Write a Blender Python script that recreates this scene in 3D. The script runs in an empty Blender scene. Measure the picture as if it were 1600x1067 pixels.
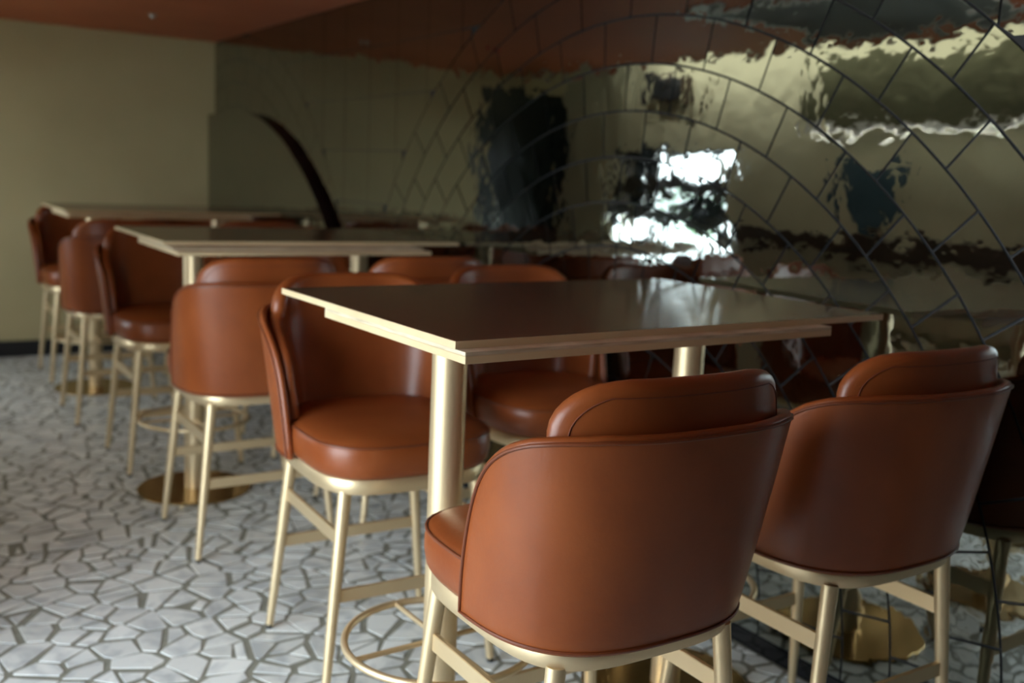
import bpy, bmesh, math, random
from mathutils import Vector, Matrix

SC = bpy.context.scene
COL = SC.collection
PI = math.pi
rnd = random.Random(7)

# ------------------------------------------------------------------ camera
F_PX = 1579.0
CAM = Vector((-0.8825, -1.7536, 1.3433))
def cam_axes(yaw, pitch, roll):
    y, p, r = (math.radians(a) for a in (yaw, pitch, roll))
    f = Vector((math.sin(y) * math.cos(p), math.cos(y) * math.cos(p), math.sin(p)))
    ri = Vector((math.cos(y), -math.sin(y), 0))
    u = ri.cross(f)
    return ri * math.cos(r) + u * math.sin(r), u * math.cos(r) - ri * math.sin(r), f
CR, CU, CF = cam_axes(32.8517, -9.3566, 2.6729)
cd = bpy.data.cameras.new('camera')
cam = bpy.data.objects.new('camera', cd)
COL.objects.link(cam)
cam.matrix_world = Matrix(((CR.x, CU.x, -CF.x, CAM.x), (CR.y, CU.y, -CF.y, CAM.y),
                           (CR.z, CU.z, -CF.z, CAM.z), (0, 0, 0, 1)))
cd.sensor_width = 36.0
cd.lens = F_PX / 1600 * 36.0
cd.clip_start = 0.02
cd.dof.use_dof = True
cd.dof.focus_distance = 1.62
cd.dof.aperture_fstop = 2.6
SC.camera = cam
def project(p):
    v = Vector(p) - CAM
    d = v.dot(CF)
    if d < 0.05:
        return None
    return 800 + F_PX * v.dot(CR) / d, 533.5 - F_PX * v.dot(CU) / d, d

# ------------------------------------------------------------------ world and exposure
W = bpy.data.worlds.new('overcast_sky')
SC.world = W
W.use_nodes = True
bg = W.node_tree.nodes['Background']
bg.inputs[0].default_value = (0.80, 0.92, 1.0, 1)
bg.inputs[1].default_value = 6.0
SC.view_settings.view_transform = 'Standard'
SC.view_settings.look = 'None'
SC.view_settings.exposure = 1.25
SC.view_settings.gamma = 1.0
SC.view_settings.use_curve_mapping = False

# room numbers (metres)
XW = 1.258          # mirror wall plane
YB = 5.584          # beige end wall
YF = -3.6           # wall behind the camera
XO = -1.80          # window wall opposite the mirrors
HC = 2.164          # terracotta ceiling
XS = -1.36          # edge of the terracotta ceiling
H2 = 2.46           # raised ceiling strip
WIN_A = (-.95, 1.00, 0.06, 1.70)     # y0,y1,z0,z1 of the large window
WIN_B = (3.60, 4.95, 0.64, 1.60)     # smaller window seen in the mirrors

def portal(name, loc, rot, sx, sy):
    l = bpy.data.lights.new(name, 'AREA')
    l.shape = 'RECTANGLE'; l.size = sx; l.size_y = sy
    l.cycles.is_portal = True
    o = bpy.data.objects.new(name, l)
    o.location = loc; o.rotation_euler = rot
    COL.objects.link(o)
for n, w in (('window_portal', WIN_A), ('window_portal', WIN_B)):
    portal(n, (XO - 0.16, (w[0] + w[1]) / 2, (w[2] + w[3]) / 2), (0, -PI / 2, 0), w[3] - w[2], w[1] - w[0])

# ------------------------------------------------------------------ materials
def new_mat(name):
    m = bpy.data.materials.new(name); m.use_nodes = True
    nt = m.node_tree
    return m, nt, nt.nodes['Principled BSDF']
def P(b, **k):
    names = dict(color='Base Color', metal='Metallic', rough='Roughness', spec='Specular IOR Level',
                 coat='Coat Weight', coat_rough='Coat Roughness', emis='Emission Color', emis_s='Emission Strength')
    for a, v in k.items():
        b.inputs[names[a]].default_value = (*v, 1) if isinstance(v, tuple) else v
def plain(name, **k):
    m, nt, b = new_mat(name); P(b, **k); return m
def noise_mat(name, c0, c1, scale=5.0, detail=4.0, stretch=(1, 1, 1), bump=0.0, bscale=None, lo=.3, hi=.7, coords='Object', **k):
    m, nt, b = new_mat(name); P(b, **k)
    N, L = nt.nodes, nt.links
    tc = N.new('ShaderNodeTexCoord'); mp = N.new('ShaderNodeMapping'); mp.inputs['Scale'].default_value = stretch
    L.new(tc.outputs[coords], mp.inputs[0])
    n = N.new('ShaderNodeTexNoise'); n.inputs['Scale'].default_value = scale; n.inputs['Detail'].default_value = detail
    L.new(mp.outputs[0], n.inputs['Vector'])
    r = N.new('ShaderNodeValToRGB'); r.color_ramp.elements[0].position = lo; r.color_ramp.elements[1].position = hi
    r.color_ramp.elements[0].color = (*c0, 1); r.color_ramp.elements[1].color = (*c1, 1)
    L.new(n.outputs['Fac'], r.inputs[0]); L.new(r.outputs[0], b.inputs['Base Color'])
    if bump:
        n2 = N.new('ShaderNodeTexNoise'); n2.inputs['Scale'].default_value = bscale or scale * 4; n2.inputs['Detail'].default_value = 3
        L.new(tc.outputs[coords], n2.inputs['Vector'])
        bp = N.new('ShaderNodeBump'); bp.inputs['Distance'].default_value = bump; bp.inputs['Strength'].default_value = 1
        L.new(n2.outputs['Fac'], bp.inputs['Height']); L.new(bp.outputs[0], b.inputs['Normal'])
    return m

M = {}
M['leather'] = noise_mat('tan_leather', (.205, .047, .0105), (.265, .066, .0155), 7, 5, bump=.0003, bscale=90, rough=.36, spec=.44)
M['piping'] = plain('leather_piping', color=(.15, .036, .011), rough=.38)
M['thread'] = plain('stitch_thread', color=(.16, .035, .012), rough=.6)
M['brass'] = noise_mat('satin_brass', (.70, .54, .325), (.76, .60, .375), 3, 2, metal=.75, rough=.42)
M['brass_base'] = plain('polished_brass_base', color=(.50, .33, .13), metal=1.0, rough=.22)
M['rubber'] = plain('dark_rubber', color=(.03, .028, .025), rough=.7)
M['walnut'] = noise_mat('walnut_laminate', (.105, .050, .032), (.165, .085, .056), 9, 6, stretch=(.35, 9, 1), rough=.17, spec=.5)
M['oak_edge'] = noise_mat('pale_oak_edging', (.62, .47, .27), (.68, .53, .32), 3, 2, stretch=(1, 4, 4), rough=.42)
M['ply'] = noise_mat('plywood_edge', (.44, .35, .23), (.72, .62, .46), 14, 5, stretch=(1, 1, 14), rough=.6)
M['ceiling'] = noise_mat('terracotta_paint', (.48, .125, .045), (.53, .145, .052), 3, 3, rough=.62)
M['beige'] = noise_mat('beige_plaster', (.50, .425, .235), (.55, .47, .265), 2.2, 4, bump=.0008, bscale=30, rough=.8)
M['pale'] = noise_mat('lit_beige_plaster', (.66, .62, .42), (.72, .68, .47), 2.2, 4, bump=.0008, bscale=30, rough=.8)  # lighter beige: brightness of the window wall is put into its colour
M['white'] = plain('white_trim_paint', color=(.72, .72, .68), rough=.45)
M['greyc'] = plain('grey_ceiling_paint', color=(.32, .33, .31), rough=.6)
M['black'] = plain('black_baseboard_paint', color=(.012, .013, .016), rough=.45)
M['joint'] = plain('black_joint', color=(.004, .004, .005), rough=.6)
M['blackgloss'] = plain('black_gloss_edge', color=(.006, .006, .007), rough=.16)
M['grout'] = noise_mat('olive_grey_grout', (.22, .217, .18), (.29, .287, .24), 30, 4, rough=.75)
M['olive'] = noise_mat('olive_fabric', (.075, .075, .035), (.105, .10, .05), 6, 3, rough=.9)
M['brown'] = noise_mat('dark_brown_wood', (.055, .035, .026), (.085, .056, .040), 6, 5, stretch=(1, .3, 6), rough=.5)
M['cream'] = noise_mat('cream_upholstery', (.58, .53, .38), (.66, .61, .45), 4, 3, rough=.7)
M['blue'] = noise_mat('ink_blue_paint', (.05, .10, .13), (.065, .125, .16), 5, 3, rough=.7)
M['darkgreen'] = plain('dark_door_paint', color=(.006, .014, .012), rough=.35)
M['frame'] = plain('brown_window_frame', color=(.06, .045, .032), rough=.5)
M['steel'] = plain('pale_metal', color=(.6, .58, .55), metal=.6, rough=.4)
M['red'] = plain('red_plastic', color=(.55, .02, .02), rough=.3)
M['leaf'] = noise_mat('green_leaf', (.10, .28, .09), (.22, .46, .16), 5, 2, rough=.5)
M['pave'] = noise_mat('pale_pavement', (.40, .40, .38), (.50, .50, .47), 3, 4, rough=.85)
M['clay'] = plain('clay_pot', color=(.35, .14, .07), rough=.8)

# broken marble: pale with soft grey veins
m, nt, b = new_mat('broken_white_marble'); N, L = nt.nodes, nt.links
P(b, rough=.30)
ge = N.new('ShaderNodeNewGeometry'); oi = N.new('ShaderNodeObjectInfo')
n1 = N.new('ShaderNodeTexNoise'); n1.inputs['Scale'].default_value = 7; n1.inputs['Detail'].default_value = 6; n1.inputs['Distortion'].default_value = 1.6
L.new(ge.outputs['Position'], n1.inputs['Vector'])
r1 = N.new('ShaderNodeValToRGB')
for e, p_, c in ((0, .34, (.60, .63, .65)), (1, .54, (.90, .92, .91))):
    r1.color_ramp.elements[e].position = p_; r1.color_ramp.elements[e].color = (*c, 1)
L.new(n1.outputs['Fac'], r1.inputs[0])
wn = N.new('ShaderNodeMath'); wn.operation = 'ADD'
L.new(oi.outputs['Random'], wn.inputs[0]); L.new(ge.outputs['Random Per Island'], wn.inputs[1])
fr = N.new('ShaderNodeMath'); fr.operation = 'FRACT'; L.new(wn.outputs[0], fr.inputs[0])
mr = N.new('ShaderNodeMapRange'); mr.inputs['To Min'].default_value = .78; mr.inputs['To Max'].default_value = 1.0
L.new(fr.outputs[0], mr.inputs['Value'])
mx = N.new('ShaderNodeMix'); mx.data_type = 'RGBA'; mx.blend_type = 'MULTIPLY'; mx.inputs['Factor'].default_value = 1
L.new(r1.outputs[0], mx.inputs['A']); L.new(mr.outputs[0], mx.inputs['B']); L.new(mx.outputs['Result'], b.inputs['Base Color'])
M['marble'] = m

# smoked mirror glass with hand-made ripple
m, nt, b = new_mat('smoked_mirror'); N, L = nt.nodes, nt.links
P(b, color=(.29, .31, .29), metal=1.0, rough=.035)
ge = N.new('ShaderNodeNewGeometry'); oi = N.new('ShaderNodeObjectInfo')
sc_ = N.new('ShaderNodeVectorMath'); sc_.operation = 'SCALE'; sc_.inputs['Scale'].default_value = 1.0
L.new(ge.outputs['Position'], sc_.inputs[0])
ad = N.new('ShaderNodeVectorMath'); ad.operation = 'ADD'
rs = N.new('ShaderNodeMath'); rs.operation = 'MULTIPLY'; rs.inputs[1].default_value = .25
L.new(oi.outputs['Random'], rs.inputs[0]); L.new(sc_.outputs[0], ad.inputs[0]); L.new(rs.outputs[0], ad.inputs[1])
na = N.new('ShaderNodeTexNoise'); na.inputs['Scale'].default_value = 7.5; na.inputs['Detail'].default_value = 2.8; na.inputs['Roughness'].default_value = .45
L.new(ad.outputs[0], na.inputs['Vector'])
bp = N.new('ShaderNodeBump'); bp.inputs['Strength'].default_value = 1.0; bp.inputs['Distance'].default_value = .0021
L.new(na.outputs['Fac'], bp.inputs['Height']); L.new(bp.outputs[0], b.inputs['Normal'])
M['mirror'] = m

# clear window glass (thin): mostly straight through, faint reflection
m = bpy.data.materials.new('window_glass'); m.use_nodes = True; nt = m.node_tree; N, L = nt.nodes, nt.links
N.remove(N['Principled BSDF'])
tr = N.new('ShaderNodeBsdfTransparent'); gl = N.new('ShaderNodeBsdfGlossy'); gl.inputs['Roughness'].default_value = .02
fz = N.new('ShaderNodeFresnel'); fz.inputs[0].default_value = 1.45; ms = N.new('ShaderNodeMixShader')
L.new(fz.outputs[0], ms.inputs[0]); L.new(tr.outputs[0], ms.inputs[1]); L.new(gl.outputs[0], ms.inputs[2]); L.new(ms.outputs[0], N['Material Output'].inputs[0])
M['glass'] = m

# ------------------------------------------------------------------ mesh helpers
class MB:
    def __init__(s): s.v = []; s.f = []; s.mi = []
    def add(s, v, f, mi=0):
        o = len(s.v); s.v += [tuple(p) for p in v]; s.f += [tuple(i + o for i in q) for q in f]; s.mi += [mi] * len(f)
    def box(s, x0, x1, y0, y1, z0, z1, mi=0):
        s.add([(x0, y0, z0), (x1, y0, z0), (x1, y1, z0), (x0, y1, z0), (x0, y0, z1), (x1, y0, z1), (x1, y1, z1), (x0, y1, z1)],
              [(0, 3, 2, 1), (4, 5, 6, 7), (0, 1, 5, 4), (1, 2, 6, 5), (2, 3, 7, 6), (3, 0, 4, 7)], mi)
    def tube(s, pts, radii, seg=14, closed=False, caps=True, mi=0):
        pts = [Vector(p) for p in pts]; n = len(pts)
        if not isinstance(radii, (list, tuple)): radii = [radii] * n
        rings = []
        ref = None
        for i in range(n):
            a = pts[(i - 1) % n] if (closed or i > 0) else pts[i]
            c = pts[(i + 1) % n] if (closed or i < n - 1) else pts[i]
            t = (c - a).normalized()
            if ref is None:
                ref = Vector((0, 0, 1)) if abs(t.z) < .9 else Vector((1, 0, 0))
            u = (ref - t * ref.dot(t)).normalized(); w = t.cross(u); ref = u
            rings.append([pts[i] + (u * math.cos(2 * PI * k / seg) + w * math.sin(2 * PI * k / seg)) * radii[i] for k in range(seg)])
        V = [p for r in rings for p in r]; Fc = []
        for i in range(n if closed else n - 1):
            j = (i + 1) % n
            for k in range(seg):
                l = (k + 1) % seg
                Fc.append((i * seg + k, i * seg + l, j * seg + l, j * seg + k))
        if not closed and caps:
            Fc.append(tuple(reversed(range(seg)))); Fc.append(tuple((n - 1) * seg + k for k in range(seg)))
        s.add(V, Fc, mi)
    def loops(s, loops, cap0=True, cap1=True, mi=0):
        n = len(loops[0]); V = [p for l in loops for p in l]; Fc = []
        for i in range(len(loops) - 1):
            for k in range(n):
                l = (k + 1) % n
                Fc.append((i * n + k, i * n + l, (i + 1) * n + l, (i + 1) * n + k))
        if cap0: Fc.append(tuple(reversed(range(n))))
        if cap1: Fc.append(tuple((len(loops) - 1) * n + k for k in range(n)))
        s.add(V, Fc, mi)
    def mesh(s, name, mats, smooth=False, angle=40):
        me = bpy.data.meshes.new(name); me.from_pydata(s.v, [], s.f)
        for q in (mats if isinstance(mats, (list, tuple)) else [mats]): me.materials.append(q)
        me.polygons.foreach_set('material_index', s.mi)
        bm = bmesh.new(); bm.from_mesh(me); bmesh.ops.recalc_face_normals(bm, faces=bm.faces)
        if smooth:
            for f in bm.faces: f.smooth = True
            for e in bm.edges:
                if len(e.link_faces) == 2 and e.calc_face_angle(0) > math.radians(angle): e.smooth = False
        bm.to_mesh(me); bm.free(); me.update()
        return me
    def build(s, name, mats, parent=None, smooth=False, angle=40):
        return link(name, s.mesh(name, mats, smooth, angle), parent)
def link(name, me, parent=None):
    o = bpy.data.objects.new(name, me); COL.objects.link(o)
    if parent: o.parent = parent
    return o
def empty(name, loc=(0, 0, 0), rz=0.0):
    o = bpy.data.objects.new(name, None); COL.objects.link(o); o.location = loc; o.rotation_euler = (0, 0, rz)
    o.empty_display_size = .1
    return o
def tag(o, label, cat, group=None):
    o['label'] = label; o['category'] = cat
    if group: o['group'] = group
    return o
def struct(o, label=None):
    o['kind'] = 'structure'
    if label: o['label'] = label
    return o
def copy_tree(o, parent=None):
    c = o.copy(); COL.objects.link(c)
    if parent: c.parent = parent
    for ch in list(o.children): copy_tree(ch, c)
    return c
def bbox_mesh(name, x0, x1, y0, y1, z0, z1, mat, bev=.002, seg=2):
    b_ = MB(); b_.box(x0, x1, y0, y1, z0, z1)
    me = b_.mesh(name, mat)
    bm = bmesh.new(); bm.from_mesh(me)
    bmesh.ops.bevel(bm, geom=list(bm.edges), offset=bev, segments=seg, affect='EDGES')
    bm.to_mesh(me); bm.free()
    return me
def box(name, x0, x1, y0, y1, z0, z1, mat, parent=None, bev=None):
    if bev: return link(name, bbox_mesh(name, x0, x1, y0, y1, z0, z1, mat, bev), parent)
    b_ = MB(); b_.box(x0, x1, y0, y1, z0, z1); return b_.build(name, mat, parent)

# ------------------------------------------------------------------ room shell
floor = struct(box('floor', XO - .2, XW + .2, YF, YB + .2, -.12, -.0022, M['grout']), 'broken white marble floor set in olive grey grout')
wb = MB(); wb.box(-.95, XW + .2, YB, YB + .2, 0, H2 + .1)
wb.box(XO - .2, -.95, YB, YB + .2, 2.06, H2 + .1)
wall_back = struct(wb.build('wall_back', M['beige']), 'beige plaster end wall')
struct(box('baseboard_back', -.95, XW, YB - .014, YB, 0, .105, M['black'], bev=.003), 'black baseboard along the beige wall')
struct(box('wall_front', XO - .2, XW + .2, YF - .2, YF, 0, H2 + .1, M['olive']))
wo = MB()
def wall_with_holes(mb, x0, x1, y0, y1, z0, z1, holes):
    ys = sorted({y0, y1, *[h[0] for h in holes], *[h[1] for h in holes]})
    for a, c in zip(ys[:-1], ys[1:]):
        mid = (a + c) / 2; zz = z0
        for h in sorted([h for h in holes if h[0] < mid < h[1]], key=lambda h: h[2]):
            mb.box(x0, x1, a, c, zz, h[2]); zz = h[3]
        mb.box(x0, x1, a, c, zz, z1)
wall_with_holes(wo, XO - .2, XO, YF, YB + .2, 0, H2 + .1, [WIN_A, WIN_B])
struct(wo.build('wall_left', M['pale']), 'beige window wall opposite the mirrors, lightened in colour to look lit')
struct(box('ceiling', XS, XW + .2, YF, YB + .0, HC, HC + .12, M['ceiling']), 'terracotta painted ceiling')
struct(box('trim_2', XS - .035, XS, YF, YB, HC - .012, HC + .16, M['white'], bev=.003), 'white edge trim of the terracotta ceiling')
struct(box('trim_3', XO - .2, XW + .2, YF - .2, YB + .2, H2, H2 + .15, M['greyc']), 'grey raised ceiling above the soffit')
# dark door in the end wall
dr = empty('door_1', (0, 0, 0)); struct(dr, 'dark glazed door beside the beige end wall')
box('door_frame', XO, -1.72, YB + .02, YB + .10, 0, 2.06, M['darkgreen'], dr)
box('door_frame', -1.03, -.95, YB + .02, YB + .10, 0, 2.06, M['darkgreen'], dr)
box('door_frame', -1.72, -1.03, YB + .02, YB + .10, 1.96, 2.06, M['darkgreen'], dr)
leaf_o = box('door_leaf', -1.72, -1.03, YB + .045, YB + .085, 0.005, 1.96, M['darkgreen'], dr)
box('door_handle', -1.12, -1.09, YB + .005, YB + .045, .95, 1.15, M['steel'], leaf_o, bev=.006)

def window(name, w, mull_y, mull_z, label):
    y0, y1, z0, z1 = w
    e = empty(name, (0, 0, 0)); struct(e, label)
    x0, x1 = XO - .13, XO - .07
    t = .05
    fm = MB(); fm.box(x0, x1, y0, y0 + t, z0, z1); fm.box(x0, x1, y1 - t, y1, z0, z1)
    fm.box(x0, x1, y0 + t, y1 - t, z0, z0 + t); fm.box(x0, x1, y0 + t, y1 - t, z1 - t, z1)
    fm.build('window_frame', M['frame'], e)
    for a in mull_y: box('mullion', x0, x1, a - .02, a + .02, z0 + t, z1 - t, M['frame'], e)
    for a, h in mull_z: box('transom', x0 - .005, x1 + .005, y0 + t, y1 - t, a - h / 2, a + h / 2, M['frame'], e)
    ys = [y0 + t] + [c for a in mull_y for c in (a - .02, a + .02)] + [y1 - t]
    zs = [z0 + t] + [c for a, h in mull_z for c in (a - h / 2, a + h / 2)] + [z1 - t]
    for i in range(0, len(ys), 2):
        for j in range(0, len(zs), 2):
            pm = MB(); pm.add([(XO - .1, ys[i], zs[j]), (XO - .1, ys[i + 1], zs[j]), (XO - .1, ys[i + 1], zs[j + 1]), (XO - .1, ys[i], zs[j + 1])], [(0, 1, 2, 3)])
            pm.build('window_pane', M['glass'], e)
    box('window_sill', XO - .07, XO + .03, y0 - .02, y1 + .02, z0 - .03, z0, M['white'], e, bev=.004)
window('window_1', WIN_A, (.03,), (), 'large window in the window wall')
window('window_2', WIN_B, (4.45,), ((1.30, .15), (1.06, .09)), 'smaller window seen in the mirror wall')
struct(box('trim_4', -9, XO - .2, -12, 14, -.3, -.05, M['pave']), 'pavement outside the windows')

# ------------------------------------------------------------------ mirror wall with fan-shaped tiles
wall_right = struct(box('wall_right', XW + .006, XW + .2, YF, YB, 0, H2, M['joint']), 'smoked mirror wall of tiles laid in concentric arches')
CY, CZ, DR, RMAX = .94, .05, .1492, 2.115
GAP = .0035
STEP = math.radians(8.372)
tiles = []     # (poly in y,z ; visible weight)
def sector(cy, r0, r1, a0, a1):
    GAP = .0035 if cy == CY else .0016
    n = max(2, int(math.ceil((a1 - a0) * r1 / .06)))
    ro, ri = r1 - GAP, r0 + GAP
    g0, g1 = GAP / max(r1, .05), GAP / max(r0, .05)
    out = [(cy - ro * math.cos(a), CZ + ro * math.sin(a)) for a in [a0 + g0 + (a1 - a0 - 2 * g0) * i / n for i in range(n + 1)]]
    inn = [(cy - ri * math.cos(a), CZ + ri * math.sin(a)) for a in [a0 + g1 + (a1 - a0 - 2 * g1) * i / n for i in range(n + 1)]]
    return out + inn[::-1]
def clip_y(poly, ymin, ymax):
    for lim, sgn in ((ymin, 1), (ymax, -1)):
        res = []
        for i in range(len(poly)):
            a, c = poly[i], poly[(i + 1) % len(poly)]
            da, dc = (a[0] - lim) * sgn, (c[0] - lim) * sgn
            if da >= 0: res.append(a)
            if da * dc < 0:
                t = da / (da - dc); res.append((a[0] + (c[0] - a[0]) * t, a[1] + (c[1] - a[1]) * t))
        poly = res
        if len(poly) < 3: return []
    return poly
for cy in (CY - 2 * RMAX, CY, CY + 2 * RMAX):
    nr = 14
    for k in range(nr):
        r1 = RMAX - DR * k; r0 = max(r1 - DR, .0) if k < nr - 1 else .0
        if r1 < .1: continue
        mult = 1 if r1 > 1.0 else (2 if r1 > .5 else 4)
        st = STEP * mult
        half = (k % 2 == 1)
        # joints symmetrical about the crown: even rings have a tile centred on the crown
        j0 = PI / 2 + (0 if half else st / 2)
        js = sorted({round(j0 + i * st, 6) for i in range(-30, 30)})
        js = [a for a in js if .03 < a < PI - .03]
        js = [0.0] + js + [PI]
        if js[1] < .05: js.pop(1)
        for a0, a1 in zip(js[:-1], js[1:]):
            pl = clip_y(sector(cy, max(r0, .004), r1, a0, a1), YF + .01, YB - .003)
            if pl: tiles.append(pl)
# spandrels above and between the fans: square tiles cut to the arches
def arch_z(y):
    z = CZ
    for cy in (CY - 2 * RMAX, CY, CY + 2 * RMAX):
        d = abs(y - cy)
        if d < RMAX: z = max(z, CZ + math.sqrt(RMAX ** 2 - d * d))
    return z + GAP
ylines = [-.362 + .302 * i for i in range(-11, 21)]
zlines = [HC - .004, 1.93, 1.69, 1.43, 1.17, .91, .65, .39, .13]
for y0, y1 in zip(ylines[:-1], ylines[1:]):
    GAP = .0035 if y0 < 2 else .0016
    y0, y1 = max(y0, YF + .01) + GAP, min(y1, YB - .003) - GAP
    if y1 - y0 < .03: continue
    for z1, z0 in zip(zlines[:-1], zlines[1:]):
        zt, zb = z1 - GAP, z0 + GAP
        cols = [(y0 + (y1 - y0) * i / 8, max(zb, arch_z(y0 + (y1 - y0) * i / 8))) for i in range(9)]
        run = []
        for q in cols + [None]:
            if q is not None and q[1] < zt - .012: run.append(q)
            else:
                if len(run) > 1:
                    tiles.append(run + [(run[-1][0], zt), (run[0][0], zt)])
                run = []
def tile_geo(poly, seed):
    r_ = random.Random(seed)
    ty, tz = r_.uniform(-.0022, .0022), r_.uniform(-.0022, .0022)
    c = (sum(p[0] for p in poly) / len(poly), sum(p[1] for p in poly) / len(poly))
    fr_ = [(XW + (p[0] - c[0]) * ty + (p[1] - c[1]) * tz, p[0], p[1]) for p in poly]
    bk = [(XW + .0065, p[0], p[1]) for p in poly]
    n = len(poly)
    fcs = [tuple(range(n))] + [(i, (i + 1) % n, n + (i + 1) % n, n + i) for i in range(n)]
    return fr_ + bk, fcs
def tri_area(pts):
    return abs(sum(a[0] * b_[1] - b_[0] * a[1] for a, b_ in zip(pts, pts[1:] + pts[:1]))) / 2
scored = []
for i, pl in enumerate(tiles):
    pp = [project((XW, p[0], p[1])) for p in pl]
    if any(q is None for q in pp): s = 0
    else:
        cx, cy_ = sum(q[0] for q in pp) / len(pp), sum(q[1] for q in pp) / len(pp)
        s = tri_area([(q[0], q[1]) for q in pp]) if (-150 < cx < 1950 and -200 < cy_ < 1250) else 0
    scored.append((s, i))
scored.sort(reverse=True)
pick = {i for s, i in scored[:290] if s > 0}
rest = MB()
for i, pl in enumerate(tiles):
    V, Fc = tile_geo(pl, i)
    if i in pick:
        q = MB(); q.add(V, Fc); q.build('mirror_tile', M['mirror'], wall_right)
    else:
        rest.add(V, Fc)
ro_ = rest.build('mirror_tile_field', M['mirror'], wall_right); ro_['kind'] = 'stuff'
box('skirting', XW - .002, XW + .006, YF, YB, 0, .048, M['blackgloss'], wall_right)

# raised arched mirror panel with black edge in the far corner
prof = [(5.582, 1.664), (5.2, 1.668), (4.95, 1.664), (4.75, 1.655), (4.577, 1.635), (4.36, 1.585), (4.13, 1.508), (3.99, 1.447), (3.89, 1.390),
        (3.77, 1.322), (3.66, 1.250), (3.57, 1.185), (3.485, 1.118), (3.40, 1.036), (3.30, .92), (3.20, .77), (3.12, .60), (3.06, .40), (3.03, .20), (3.02, .0)]
def smooth_prof(pf, n=6):
    o = []
    for i in range(len(pf) - 1):
        p0, p1, p2, p3 = pf[max(i - 1, 0)], pf[i], pf[i + 1], pf[min(i + 2, len(pf) - 1)]
        for k in range(n):
            t = k / n
            o.append(tuple(.5 * (2 * p1[j] + (p2[j] - p0[j]) * t + (2 * p0[j] - 5 * p1[j] + 4 * p2[j] - p3[j]) * t * t + (3 * p1[j] - p0[j] - 3 * p2[j] + p3[j]) * t ** 3) for j in (0, 1)))
    return o + [pf[-1]]
sp = smooth_prof(prof)
XP = 1.209
am = MB(); n = len(sp)
front = [(XP, y, z) for y, z in sp] + [(XP, 5.582, 0)]
back = [(XW - .001, y, z) for y, z in sp] + [(XW - .001, 5.582, 0)]
am.add(front + back, [tuple(range(n + 1))], 0)
am.add(front + back, [(i, (i + 1) % (n + 1), n + 1 + (i + 1) % (n + 1), n + 1 + i) for i in range(n + 1)], 1)
struct(am.build('trim_1', [M['mirror'], M['blackgloss']], smooth=False), 'raised smoked mirror panel with curved black edge')

# ------------------------------------------------------------------ broken marble floor pieces
def clip_half(poly, mx_, my_, nx, ny):
    res = []; n = len(poly)
    for i in range(n):
        a, c = poly[i], poly[(i + 1) % n]
        da = (a[0] - mx_) * nx + (a[1] - my_) * ny; dc = (c[0] - mx_) * nx + (c[1] - my_) * ny
        if da <= 0: res.append(a)
        if da * dc < 0:
            t = da / (da - dc); res.append((a[0] + (c[0] - a[0]) * t, a[1] + (c[1] - a[1]) * t))
    return res
fx0, fx1, fy0, fy1 = XO, XW - .004, YF, YB - .016
G = .088
nx_, ny_ = int((fx1 - fx0) / G) + 1, int((fy1 - fy0) / G) + 1
grid = {}
for i in range(-1, nx_ + 1):
    for j in range(-1, ny_ + 1):
        pts = [(fx0 + (i + .5 + rnd.uniform(-.48, .48)) * G, fy0 + (j + .5 + rnd.uniform(-.48, .48)) * G)]
        if rnd.random() < .25: pts.append((fx0 + (i + .5 + rnd.uniform(-.5, .5)) * G, fy0 + (j + .5 + rnd.uniform(-.5, .5)) * G))
        if rnd.random() < .16: pts = []
        grid[i, j] = pts
stones = []
for (i, j), plist in grid.items():
    for ip, p in enumerate(plist):
        poly = [(p[0] - .2, p[1] - .2), (p[0] + .2, p[1] - .2), (p[0] + .2, p[1] + .2), (p[0] - .2, p[1] + .2)]
        for di in (-2, -1, 0, 1, 2):
            for dj in (-2, -1, 0, 1, 2):
                for iq, q in enumerate(grid.get((i + di, j + dj), ())):
                    if (di, dj, iq) == (0, 0, ip): continue
                    poly = clip_half(poly, (p[0] + q[0]) / 2, (p[1] + q[1]) / 2, q[0] - p[0], q[1] - p[1])
                    if len(poly) < 3: break
        if len(poly) < 3: continue
        for mx_, my_, nx, ny in ((fx0, 0, -1, 0), (fx1, 0, 1, 0), (0, fy0, 0, -1), (0, fy1, 0, 1)):
            if poly: poly = clip_half(poly, mx_, my_, nx, ny)
        if len(poly) < 3: continue
        # inset every side by its own joint width
        out = poly; k = len(poly)
        cxx, cyy = sum(a[0] for a in poly) / k, sum(a[1] for a in poly) / k
        for t in range(k):
            a, c = poly[t], poly[(t + 1) % k]
            ex, ey = c[0] - a[0], c[1] - a[1]; ln = math.hypot(ex, ey)
            if ln < 1e-6: continue
            nx, ny = ey / ln, -ex / ln
            if (cxx - a[0]) * nx + (cyy - a[1]) * ny > 0: nx, ny = -nx, -ny
            w_ = rnd.choice((.003, .0045, .006, .008, .013))
            sk = rnd.uniform(-.10, .10)
            nx2, ny2 = nx * math.cos(sk) - ny * math.sin(sk), nx * math.sin(sk) + ny * math.cos(sk)
            out = clip_half(out, (a[0] + c[0]) / 2 - nx * w_, (a[1] + c[1]) / 2 - ny * w_, nx2, ny2)
            if len(out) < 3: break
        if len(out) < 3: continue
        # drop slivers at corners
        cl = [out[0]]
        for q in out[1:]:
            if math.hypot(q[0] - cl[-1][0], q[1] - cl[-1][1]) > .006: cl.append(q)
        if len(cl) > 3 and math.hypot(cl[0][0] - cl[-1][0], cl[0][1] - cl[-1][1]) < .006: cl.pop()
        if len(cl) >= 3 and tri_area(cl) > .0004: stones.append(cl)
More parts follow.
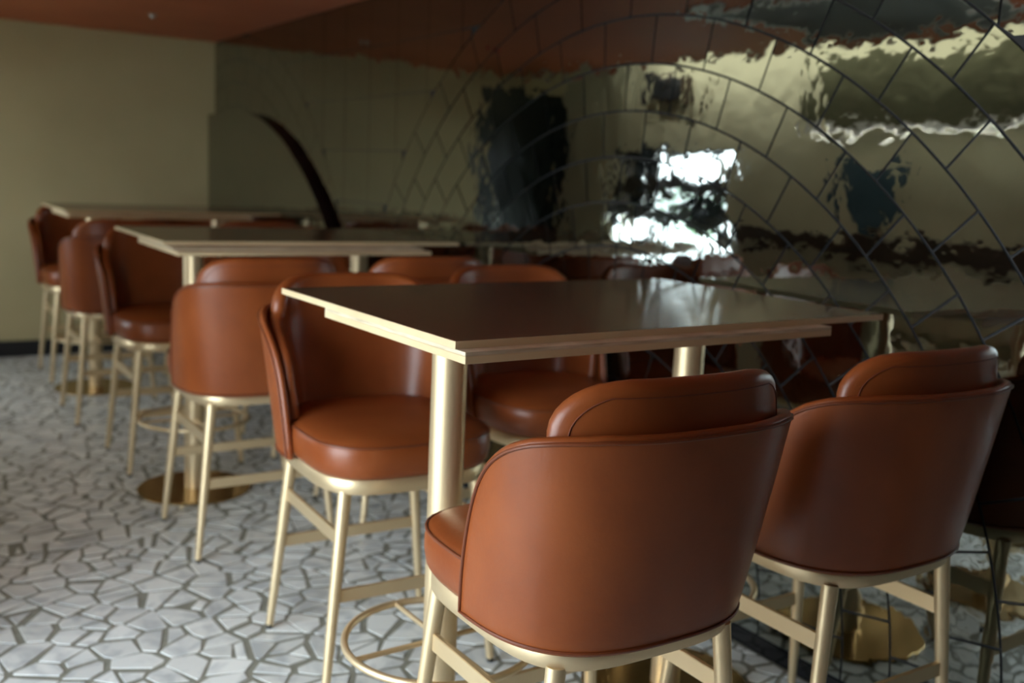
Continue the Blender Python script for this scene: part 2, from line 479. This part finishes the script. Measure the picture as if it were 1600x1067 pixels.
def stone_geo(pl, zt):
    n = len(pl); cxx, cyy = sum(a[0] for a in pl) / n, sum(a[1] for a in pl) / n
    top = [(cxx + (a[0] - cxx) * .985, cyy + (a[1] - cyy) * .985, zt) for a in pl]
    bot = [(a[0], a[1], -.003) for a in pl]
    return top + bot, [tuple(range(n))] + [(i, n + i, n + (i + 1) % n, (i + 1) % n) for i in range(n)]
sc2 = []
for i, pl in enumerate(stones):
    pp = [project((a[0], a[1], 0)) for a in pl]
    if any(q is None for q in pp): s = 0
    else:
        cx, cy_ = sum(q[0] for q in pp) / len(pp), sum(q[1] for q in pp) / len(pp)
        s = tri_area([(q[0], q[1]) for q in pp]) if (-10 < cx < 560 and 540 < cy_ < 1075) else 0
    sc2.append((s, i))
sc2.sort(reverse=True)
pick = {i for s, i in sc2[:300] if s > 0}
rest = MB()
for i, pl in enumerate(stones):
    V, Fc = stone_geo(pl, -rnd.uniform(0, .0005))
    if i in pick:
        q = MB(); q.add(V, Fc); q.build('marble_piece', M['marble'], floor)
    else: rest.add(V, Fc)
rf = rest.build('marble_piece_field', M['marble'], floor); rf['kind'] = 'stuff'

# ------------------------------------------------------------------ bar stool
def sup(a, b_, n, th):
    # superellipse point in direction th (even spacing, no bunching)
    c, s = math.cos(th), math.sin(th)
    r = (abs(c) ** n + abs(s) ** n) ** (-1 / n)
    return (a * r * c, b_ * r * s)
SEA, SEB, SEN = .246, .262, 3.7      # seat plan half sizes
BKA, BKB = .259, .247                 # plan of the back shell
def plan_loop(grow, z, n=72, dy=.026, ex=SEN):
    return [(*(lambda q: (q[0], q[1] + dy))(sup(SEA + grow, SEB + grow, ex, 2 * PI * k / n)), z) for k in range(n)]
# plan curve of the back as arc length from the rear centre
def back_curve():
    pts = []
    for k in range(401):
        th = -PI / 2 + PI * k / 400 * .95
        q = sup(BKA, BKB, 2.8, th); pts.append(q)
    s = [0.0]
    for a, c in zip(pts[:-1], pts[1:]): s.append(s[-1] + math.hypot(c[0] - a[0], c[1] - a[1]))
    return pts, s
BP, BS = back_curve()
def back_at(s):
    sg = 1 if s >= 0 else -1; s = abs(s)
    lo, hi = 0, len(BS) - 1
    if s >= BS[-1]: lo = hi - 1
    else:
        while hi - lo > 1:
            mid = (lo + hi) // 2
            if BS[mid] <= s: lo = mid
            else: hi = mid
    t = (s - BS[lo]) / (BS[lo + 1] - BS[lo])
    x = BP[lo][0] + (BP[lo + 1][0] - BP[lo][0]) * t; y = BP[lo][1] + (BP[lo + 1][1] - BP[lo][1]) * t
    nx, ny = abs(x / BKA) ** 1.8 / BKA, math.copysign(abs(y / BKB) ** 1.8 / BKB, y)
    l = math.hypot(nx, ny); nx /= l; ny /= l
    return Vector((sg * x, y, 0)), Vector((sg * nx, ny, 0))
def interp(tab, z):
    if z <= tab[0][0]: return tab[0][1]
    for i in range(len(tab) - 1):
        if z <= tab[i + 1][0]:
            p1, p2 = tab[i], tab[i + 1]; p0 = tab[max(i - 1, 0)]; p3 = tab[min(i + 2, len(tab) - 1)]
            h = p2[0] - p1[0]; t = (z - p1[0]) / h
            m1 = (p2[1] - p0[1]) / max(p2[0] - p0[0], 1e-6) * h; m2 = (p3[1] - p1[1]) / max(p3[0] - p1[0], 1e-6) * h
            return (2 * t ** 3 - 3 * t * t + 1) * p1[1] + (t ** 3 - 2 * t * t + t) * m1 + (3 * t * t - 2 * t ** 3) * p2[1] + (t ** 3 - t * t) * m2
    return tab[-1][1]
def patch(tab, nu, nv, off):
    """grid of points on the back: tab lists (height, half arc length) of the side edge; off = outward offset"""
    z0, z1 = tab[0][0], tab[-1][0]
    rows = []
    zs = [z0 + (z1 - z0) * (1 - (1 - j / nv) ** 1.6) for j in range(nv + 1)]
    for z in zs:
        sm = interp(tab, z)
        row = []
        for i in range(nu + 1):
            s = (2 * i / nu - 1) * sm
            p, nn = back_at(s)
            t = max(0.0, (z - .575) / .375)
            q = p + nn * off(t, s, z) + Vector((0, 0, z))
            row.append(q)
        rows.append(row)
    return rows
def thicken(rows_out, rows_in, mb, seg=4, mi=0):
    nv, nu = len(rows_out), len(rows_out[0])
    V = []; idx = {}
    for tag_, R in (('o', rows_out), ('i', rows_in)):
        for j in range(nv):
            for i in range(nu):
                idx[tag_, j, i] = len(V); V.append(R[j][i])
    Fc = []
    for tag_ in 'oi':
        for j in range(nv - 1):
            for i in range(nu - 1):
                Fc.append((idx[tag_, j, i], idx[tag_, j, i + 1], idx[tag_, j + 1, i + 1], idx[tag_, j + 1, i]))
    bl = [(0, i) for i in range(nu)] + [(j, nu - 1) for j in range(1, nv)] + [(nv - 1, i) for i in range(nu - 2, -1, -1)] + [(j, 0) for j in range(nv - 2, 0, -1)]
    prev = [idx['o', j, i] for j, i in bl]
    def inward(j, i):
        jj = 1 if j == 0 else (nv - 2 if j == nv - 1 else j); ii = 1 if i == 0 else (nu - 2 if i == nu - 1 else i)
        return jj, ii
    edge_mid = []
    for k in range(1, seg):
        a = PI * k / seg; cur = []
        for q_, (j, i) in enumerate(bl):
            o, n_ = rows_out[j][i], rows_in[j][i]
            jj, ii = inward(j, i)
            pa, pc = bl[q_ - 1], bl[(q_ + 1) % len(bl)]
            tg = (rows_out[pc[0]][pc[1]] - o).normalized() + (o - rows_out[pa[0]][pa[1]]).normalized()
            ax = (o - n_); d = ax.cross(tg); d.normalize()
            if d.dot(o - rows_out[jj][ii]) < 0: d = -d
            p = (o + n_) / 2 + ax * .5 * math.cos(a) + d * ax.length * .5 * math.sin(a)
            cur.append(len(V)); V.append(p)
        m_ = len(bl)
        for t in range(m_): Fc.append((prev[t], prev[(t + 1) % m_], cur[(t + 1) % m_], cur[t]))
        prev = cur
    last = [idx['i', j, i] for j, i in bl]; m_ = len(bl)
    for t in range(m_): Fc.append((prev[t], prev[(t + 1) % m_], last[(t + 1) % m_], last[t]))
    mb.add(V, Fc, mi)
    return bl

Z_RING0, Z_RING1, Z_PIPE = .536, .575, .660
SH_TAB = ((.577, .428), (.64, .420), (.70, .408), (.776, .386), (.83, .361), (.87, .332), (.90, .301), (.925, .266), (.942, .226), (.951, .165))
def sh_off(t, s, z):
    k = min(1.0, max(0.0, (abs(s) - .20) / .20)); k = k * k * (3 - 2 * k)
    return .008 + (.068 - .046 * k) * t ** .9
def make_stool():
    root = empty('bar_stool')
    # metal seat frame
    fm = MB()
    fm.loops([plan_loop(-.016, Z_RING0), plan_loop(-.0095, Z_RING0), plan_loop(-.008, Z_RING0 + .0015), plan_loop(-.008, Z_RING1 - .002), plan_loop(-.010, Z_RING1)])
    fm.build('seat_frame', M['brass'], root, True, 50)
    # seat cushion
    sm = MB(); L_ = []
    for g, z in ((-.018, Z_RING1), (-.006, .577), (.002, .590), (.006, .615), (.006, .640), (.003, .657), (.0, .662), (-.008, .668), (-.03, .677), (-.06, .6835), (-.10, .688), (-.15, .6905), (-.20, .6915)):
        L_.append(plan_loop(g, z, 72))
    sm.loops(L_)
    seat = sm.build('seat', M['leather'], root, True, 80)
    pm = MB(); pm.tube(plan_loop(.0035, Z_PIPE, 72), .0032, 8, closed=True)
    pm.build('piping', M['piping'], seat, True)
    # outer shell of the back
    TH = .020
    nu, nv = 48, 22
    ro = patch(SH_TAB, nu, nv, sh_off)
    ri = patch(SH_TAB, nu, nv, lambda t, s, z: sh_off(t, s, z) - TH)
    bm_ = MB(); bl = thicken(ro, ri, bm_)
    shell = bm_.build('back_shell', M['leather'], root, True, 70)
    # piping follows the outer edge of the shell
    loop = [ro[j][i] + (ro[j][i] - ri[j][i]).normalized() * .001 for j, i in bl]
    pp = MB(); pp.tube(loop, .0034, 8, closed=True)
    pp.build('piping', M['piping'], shell, True)
    # padded inner back, rising above the shell
    CT = .044; CS = .375
    C_TAB = ((.655, .385), (.76, .374), (.82, .350), (.86, .312), (.90, .252), (.925, .224), (.945, .221), (.967, .217), (.986, .206), (1.003, .187), (1.015, .158), (1.020, .120))
    def c_out(t, s, z): return sh_off(t, s, z) - TH - .002 - (0.030 * max(0, (z - .92) / .12) ** 1.0)
    def c_in(t, s, z):
        e = abs(s) / CS
        return c_out(t, s, z) - CT * (1 - .35 * e ** 6) + .008 * max(0, (z - .96) / .07) - .010 * max(0, (.78 - z) / .15)
    nu, nv = 44, 22
    co = patch(C_TAB, nu, nv, c_out); ci = patch(C_TAB, nu, nv, c_in)
    cm = MB(); thicken(co, ci, cm, 8)
    cush = cm.build('back_cushion', M['leather'], root, True, 80)
    # stitched seam just under the top edge on the outside
    seam = []
    side = [(z, interp(C_TAB, z) - .013) for z in [.92 + .0034 * k for k in range(28)]]
    path = [(-w_, z) for z, w_ in side] + [(w_, z) for z, w_ in reversed(side)]
    for (s0, z0), (s1, z1) in zip(path[:-1], path[1:]):
        for k in range(1 if abs(s1 - s0) < .05 else 14):
            kk = k / (1 if abs(s1 - s0) < .05 else 14)
            s_, z_ = s0 + (s1 - s0) * kk, z0 + (z1 - z0) * kk
            p, nn = back_at(s_)
            seam.append(p + nn * (c_out((z_ - .575) / .375, s_, z_) + .0006) + Vector((0, 0, z_)))
    tm = MB(); tm.tube(seam, .0011, 6); tm.build('seam', M['thread'], cush, True)
    # legs
    tops = {(-1, 1): None}
    TX, TY, FX, FY = .188, .202, .243, .230
    def leg_pt(sx, sy, z):
        t = 1 - z / Z_RING0
        return Vector((sx * (TX + (FX - TX) * t), 0.020 + sy * (TY + (FY - TY) * t), z))
    for sx in (-1, 1):
        for sy in (1, -1):
            lm_ = MB(); lm_.tube([leg_pt(sx, sy, z) for z in (Z_RING0 + .004, .40, .2, .012)], [.0178, .0165, .0140, .0108], 16)
            lg = lm_.build('leg', M['brass'], root, True)
            fm = MB(); fm.tube([leg_pt(sx, sy, .014), leg_pt(sx, sy, 0.0)], [.0098, .0092], 12); fm.build('foot_cap', M['rubber'], lg, True)
    def bar(name, A, B, h, th):
        A, B = Vector(A), Vector(B); d = (B - A).normalized(); up = Vector((0, 0, 1)); sd = d.cross(up).normalized()
        mb = MB(); V = []
        for p in (A, B):
            for a, c in ((-1, -1), (1, -1), (1, 1), (-1, 1)): V.append(p + sd * a * th / 2 + up * c * h / 2)
        mb.add(V, [(0, 1, 2, 3), (7, 6, 5, 4), (0, 4, 5, 1), (1, 5, 6, 2), (2, 6, 7, 3), (3, 7, 4, 0)])
        me = mb.mesh(name, M['brass']); bm = bmesh.new(); bm.from_mesh(me)
        bmesh.ops.bevel(bm, geom=list(bm.edges), offset=.0012, segments=2, affect='EDGES'); bm.to_mesh(me); bm.free()
        return link(name, me, root)
    for sx in (-1, 1): bar('side_stretcher', leg_pt(sx, 1, .414), leg_pt(sx, -1, .414), .037, .011)
    for sy in (1, -1): bar('footrest' if sy > 0 else 'rear_stretcher', leg_pt(-1, sy, .268), leg_pt(1, sy, .268), .034, .011)
    return root

STOOLS = [
    # x, y, turn, label
    (.242, -.303, 0, 'leather stool facing the beige wall, aisle end of the table farthest from it'),
    (.952, -.275, 0, 'leather stool facing the beige wall, mirror end of the table farthest from it'),
    (.300, .735, PI - .03, 'leather stool backing onto the beige wall, aisle end of the table farthest from it'),
    (.950, .900, PI, 'leather stool backing onto the beige wall, mirror end of the table farthest from it'),
    (.258, 1.740, 0, 'leather stool facing the beige wall, aisle end of the middle table'),
    (.868, 1.760, 0, 'leather stool facing the beige wall, mirror end of the middle table'),
    (.262, 2.845, PI, 'leather stool backing onto the beige wall, aisle end of the middle table'),
    (.900, 2.860, PI, 'leather stool backing onto the beige wall, mirror end of the middle table'),
    (.212, 3.743, 0, 'leather stool facing the beige wall, aisle end of the table nearest to it'),
    (.900, 3.760, 0, 'leather stool facing the beige wall, mirror end of the table nearest to it'),
    (.247, 4.845, PI, 'leather stool backing onto the beige wall, aisle end of the table nearest to it'),
    (.900, 4.850, PI, 'leather stool backing onto the beige wall, mirror end of the table nearest to it'),
]
proto = make_stool()
for i, (x, y, a, lab) in enumerate(STOOLS):
    o = proto if i == 0 else copy_tree(proto)
    o.location = (x, y, 0); o.rotation_euler = (0, 0, a)
    tag(o, lab, 'bar stool', 'tan leather bar stools')

# ------------------------------------------------------------------ tables
TL, HT = 1.218, 1.05
def make_table(x0, y0, Wd, th, u0, u1, p0, p1, label):
    """origin = front corner on the aisle side; u0,u1 = front/back of the boards under the top"""
    root = empty('bar_table', (x0, y0, 0), th)
    tag(root, label, 'table', 'two-column bar tables')
    T = .014
    top = link('table_top', bbox_mesh('table_top', .002, TL - .002, .002, Wd - .002, HT - T + .001, HT, M['walnut'], .0008, 2), root)
    em = MB()
    for a in ((0, TL, 0, .0022), (0, TL, Wd - .0022, Wd), (0, .0022, .0022, Wd - .0022), (TL - .0022, TL, .0022, Wd - .0022)):
        em.box(a[0], a[1], a[2], a[3], HT - T, HT - .0006)
    em.build('edge_band', M['oak_edge'], top)
    link('plywood_board', bbox_mesh('plywood_board', .0005, TL - .235, p0, p1, HT - T - .0075, HT - T, M['ply'], .0005, 1), root)
    lo = link('lower_board', bbox_mesh('lower_board', 0, TL - .235, u0, u1, HT - T - .0215, HT - T - .0075, M['oak_edge'], .0008, 1), root)
    R = .0385
    yc = .345
    zc = HT - T - .0215
    for cx in (.1996, .916):
        base = MB(); ns = 48
        def ringl(r, z): return [(cx + r * math.cos(2 * PI * k / ns), yc + r * math.sin(2 * PI * k / ns), z) for k in range(ns)]
        base.loops([ringl(.222, 0), ringl(.2255, .001), ringl(.2255, .0085), ringl(.2235, .010)])
        bo = base.build('base_plate', M['brass_base'], root, True, 35)
        c = MB(); c.loops([[(cx + R * math.cos(2 * PI * k / 32), yc + R * math.sin(2 * PI * k / 32), z) for k in range(32)] for z in (.0095, zc - .001)])
        c.build('column', M['brass'], root, True, 60)
        pl = MB(); pl.box(cx - .10, cx + .10, yc - .10, yc + .10, zc - .004, zc); pl.build('mounting_plate', M['brass'], root)
        fr_ = MB(); fr_.tube([(cx + .214 * math.cos(2 * PI * k / 64), yc + .214 * math.sin(2 * PI * k / 64), .30) for k in range(64)], .0085, 10, closed=True)
        fo = fr_.build('foot_ring', M['brass'], root, True)
        for k in range(4):
            a = PI / 2 * k
            s_ = MB(); s_.tube([(cx + r * math.cos(a), yc + r * math.sin(a), .30) for r in (R - .002, .214)], .0062, 10)
            s_.build('spoke', M['brass'], fo, True)
    return root
make_table(-.0153, -.2279, .8054, .034, -.034, .555, -.033, .555, 'walnut bar table with pale edges, farthest from the beige wall')
make_table(.0225, 1.9862, .834, 0, -.20, .40, -.13, .40, 'walnut bar table with pale edges, middle of the row of three')
make_table(.0227, 4.0879, .824, 0, -.12, .44, -.08, .44, 'walnut bar table with pale edges, nearest the beige wall')

# ------------------------------------------------------------------ ceiling items
def disc(name, x, y, z, r, h, mat, label, cat):
    mb = MB(); n = 24
    def rl(rr, zz): return [(x + rr * math.cos(2 * PI * k / n), y + rr * math.sin(2 * PI * k / n), zz) for k in range(n)]
    mb.loops([rl(r, z), rl(r * .98, z - h * .3), rl(r * .6, z - h * .5), rl(r * .5, z - h)])
    return tag(mb.build(name, mat, None, True, 50), label, cat)
disc('ceiling_sprinkler', 0.585, 4.515, HC, .022, .022, M['steel'], 'small pale metal sprinkler on the terracotta ceiling', 'sprinkler')
disc('ceiling_sensor', 2 * XW - 2.645, 4.066, HC, .03, .03, M['red'], 'small red sensor on the terracotta ceiling', 'sensor')
gr = empty('ceiling_grille', (-.55, 1.55, HC)); tag(gr, 'grey louvred air grille with white frame on the terracotta ceiling', 'air grille')
gm = MB(); a, b2 = .52, .62
gm.box(-a, a, -b2, -b2 + .05, -.012, 0); gm.box(-a, a, b2 - .05, b2, -.012, 0); gm.box(-a, -a + .05, -b2 + .05, b2 - .05, -.012, 0); gm.box(a - .05, a, -b2 + .05, b2 - .05, -.012, 0)
gm.build('grille_frame', M['white'], gr)
box('backing', -a + .05, a - .05, -b2 + .05, b2 - .05, -.002, 0, M['greyc'], gr)
for k in range(14):
    y = -b2 + .09 + k * (2 * b2 - .18) / 13
    q = MB(); q.add([(-a + .05, y - .02, -.010), (a - .05, y - .02, -.010), (a - .05, y + .012, -.003), (-a + .05, y + .012, -.003)], [(0, 1, 2, 3)])
    q.build('louvre', M['greyc'], gr)

# ------------------------------------------------------------------ window side of the room (seen in the mirrors)
bq = empty('banquette', (0, 0, 0)); tag(bq, 'cream banquette with dark brown top rail along the window wall', 'banquette')
BY0, BY1 = 1.02, 3.42
box('seat_base', XO + .002, XO + .48, BY0, BY1, .0, .38, M['cream'], bq, bev=.01)
box('back_panel', XO + .002, XO + .10, BY0, BY1, .53, .95, M['cream'], bq, bev=.015)
box('top_rail', XO + .002, XO + .14, BY0 - .01, BY1 + .01, .95, 1.07, M['brown'], bq, bev=.006)
for k in range(4):
    y0 = BY0 + k * (BY1 - BY0) / 4
    box('seat_cushion', XO + .10, XO + .50, y0 + .004, y0 + (BY1 - BY0) / 4 - .004, .38, .47, M['cream'], bq, bev=.02)
mu = MB()
shape = []
for k in range(40):
    th = PI * 2 * k / 40
    r = .205 * (1 + .06 * math.cos(3 * th))
    shape.append((r * math.cos(th) * .98, r * math.sin(th) * .92 - .02))
NS = len(shape)
mu.add([(0, y, z) for y, z in shape] + [(.012, y, z) for y, z in shape], [tuple(range(NS)), tuple(range(2 * NS - 1, NS - 1, -1))] + [(i, (i + 1) % NS, NS + (i + 1) % NS, NS + i) for i in range(NS)])
for sgn in (-1, 1):
    ear = [(sgn * .07, .12), (sgn * .13, .20), (sgn * .26, .19), (sgn * .24, .10), (sgn * .18, .06)]
    mu.add([(.001, y, z) for y, z in ear] + [(.0115, y, z) for y, z in ear], [tuple(range(5)), tuple(range(9, 4, -1))] + [(i, (i + 1) % 5, 5 + (i + 1) % 5, 5 + i) for i in range(5)])
mo = mu.build('wall_plaque', M['blue']); mo.location = (XO + .001, 2.34, 1.30)
tag(mo, 'dark blue round plaque with two corner lugs on the window wall above the banquette', 'wall decoration')
pel = empty('window_pelmet', (0, 0, 0)); tag(pel, 'olive fabric pelmet high on the window wall', 'pelmet')
box('pelmet_box', XO + .002, XO + .14, -1.6, 2.75, 1.745, 2.12, M['olive'], pel, bev=.006)
box('pelmet_rail', XO + .002, XO + .15, -1.6, 2.75, 1.715, 1.745, M['cream'], pel, bev=.004)
lw = empty('added_wall_washer', (0, 0, 0)); tag(lw, 'added linear light above the banquette, under the olive pelmet', 'added light')  # strip light added so the window wall reads bright in the mirrors
box('light_housing', XO + .13, XO + .19, 1.1, 2.7, 1.695, 1.74, M['white'], lw, bev=.004)
lm2, lnt, lb = new_mat('added_washer_glow'); P(lb, color=(.8, .8, .75), emis=(1.0, .97, .88), emis_s=26.0)
dq = MB(); dq.add([(XO + .135, 1.12, 1.70), (XO + .135, 2.68, 1.70), (XO + .185, 2.68, 1.6945), (XO + .185, 1.12, 1.6945)], [(0, 1, 2, 3)])
dq.build('diffuser', lm2, lw)
cv = empty('added_strip_light', (0, 0, 0)); tag(cv, 'added strip light on the white edge of the terracotta ceiling, brightening the window wall', 'cove light')  # added lamp, out of sight, to brighten the wall opposite the mirrors
box('strip_housing', XS - .05, XS - .036, 0.9, 4.5, HC + .02, HC + .13, M['white'], cv)
lm3, lnt, lb = new_mat('added_strip_glow'); P(lb, color=(.8, .8, .75), emis=(1.0, .98, .92), emis_s=9.0)
dq = MB(); dq.add([(XS - .051, 0.92, HC + .03), (XS - .051, 4.48, HC + .03), (XS - .051, 4.48, HC + .12), (XS - .051, 0.92, HC + .12)], [(0, 3, 2, 1)])
dq.build('diffuser', lm3, cv)
spk = empty('wall_speaker', (0, 0, 0)); tag(spk, 'brown box loudspeaker high on the window wall', 'loudspeaker')
box('cabinet', XO + .002, XO + .12, 3.95, 4.4, 1.92, 2.12, M['brown'], spk, bev=.008)
box('grille', XO + .119, XO + .126, 3.97, 4.38, 1.94, 2.10, M['black'], spk, bev=.002)

# shrubs in pots outside the smaller window
def shrub(x, y, h, seed, label):
    r_ = random.Random(seed)
    e = empty('potted_shrub', (x, y, -.05)); tag(e, label, 'plant')
    p = MB(); n = 20
    p.loops([[(rr * math.cos(2 * PI * k / n), rr * math.sin(2 * PI * k / n), z) for k in range(n)] for rr, z in ((.12, 0), (.17, .35), (.18, .38), (.15, .38), (.14, .34))])
    p.build('pot', M['clay'], e, True, 40)
    t = MB(); t.tube([(0, 0, .33), (.02, .01, h * .6), (0, .02, h)], [.015, .012, .008], 8); t.build('stem', M['brown'], e, True)
    lf = MB()
    for _ in range(260):
        a, el, rr = r_.uniform(0, 2 * PI), r_.uniform(-1, 1), .30 * r_.random() ** .4
        c = Vector((rr * math.cos(a) * math.sqrt(1 - el * el), rr * math.sin(a) * math.sqrt(1 - el * el), h + rr * el * 1.15))
        d = Vector((r_.uniform(-1, 1), r_.uniform(-1, 1), r_.uniform(-.4, 1))).normalized(); s_ = d.cross(Vector((r_.uniform(-1, 1), r_.uniform(-1, 1), r_.uniform(-1, 1)))).normalized()
        l, w_ = r_.uniform(.06, .11), r_.uniform(.014, .025)
        lf.add([c, c + d * l * .5 + s_ * w_, c + d * l, c + d * l * .5 - s_ * w_], [(0, 1, 2, 3)])
    lo_ = lf.build('foliage', M['leaf'], e); lo_['kind'] = 'stuff'
shrub(-2.9, 3.35, .98, 3, 'leafy green shrub in a clay pot outside the smaller window, nearer the banquette')
shrub(-3.3, 5.6, 1.05, 5, 'leafy green shrub in a clay pot outside the smaller window, nearer the dark door')
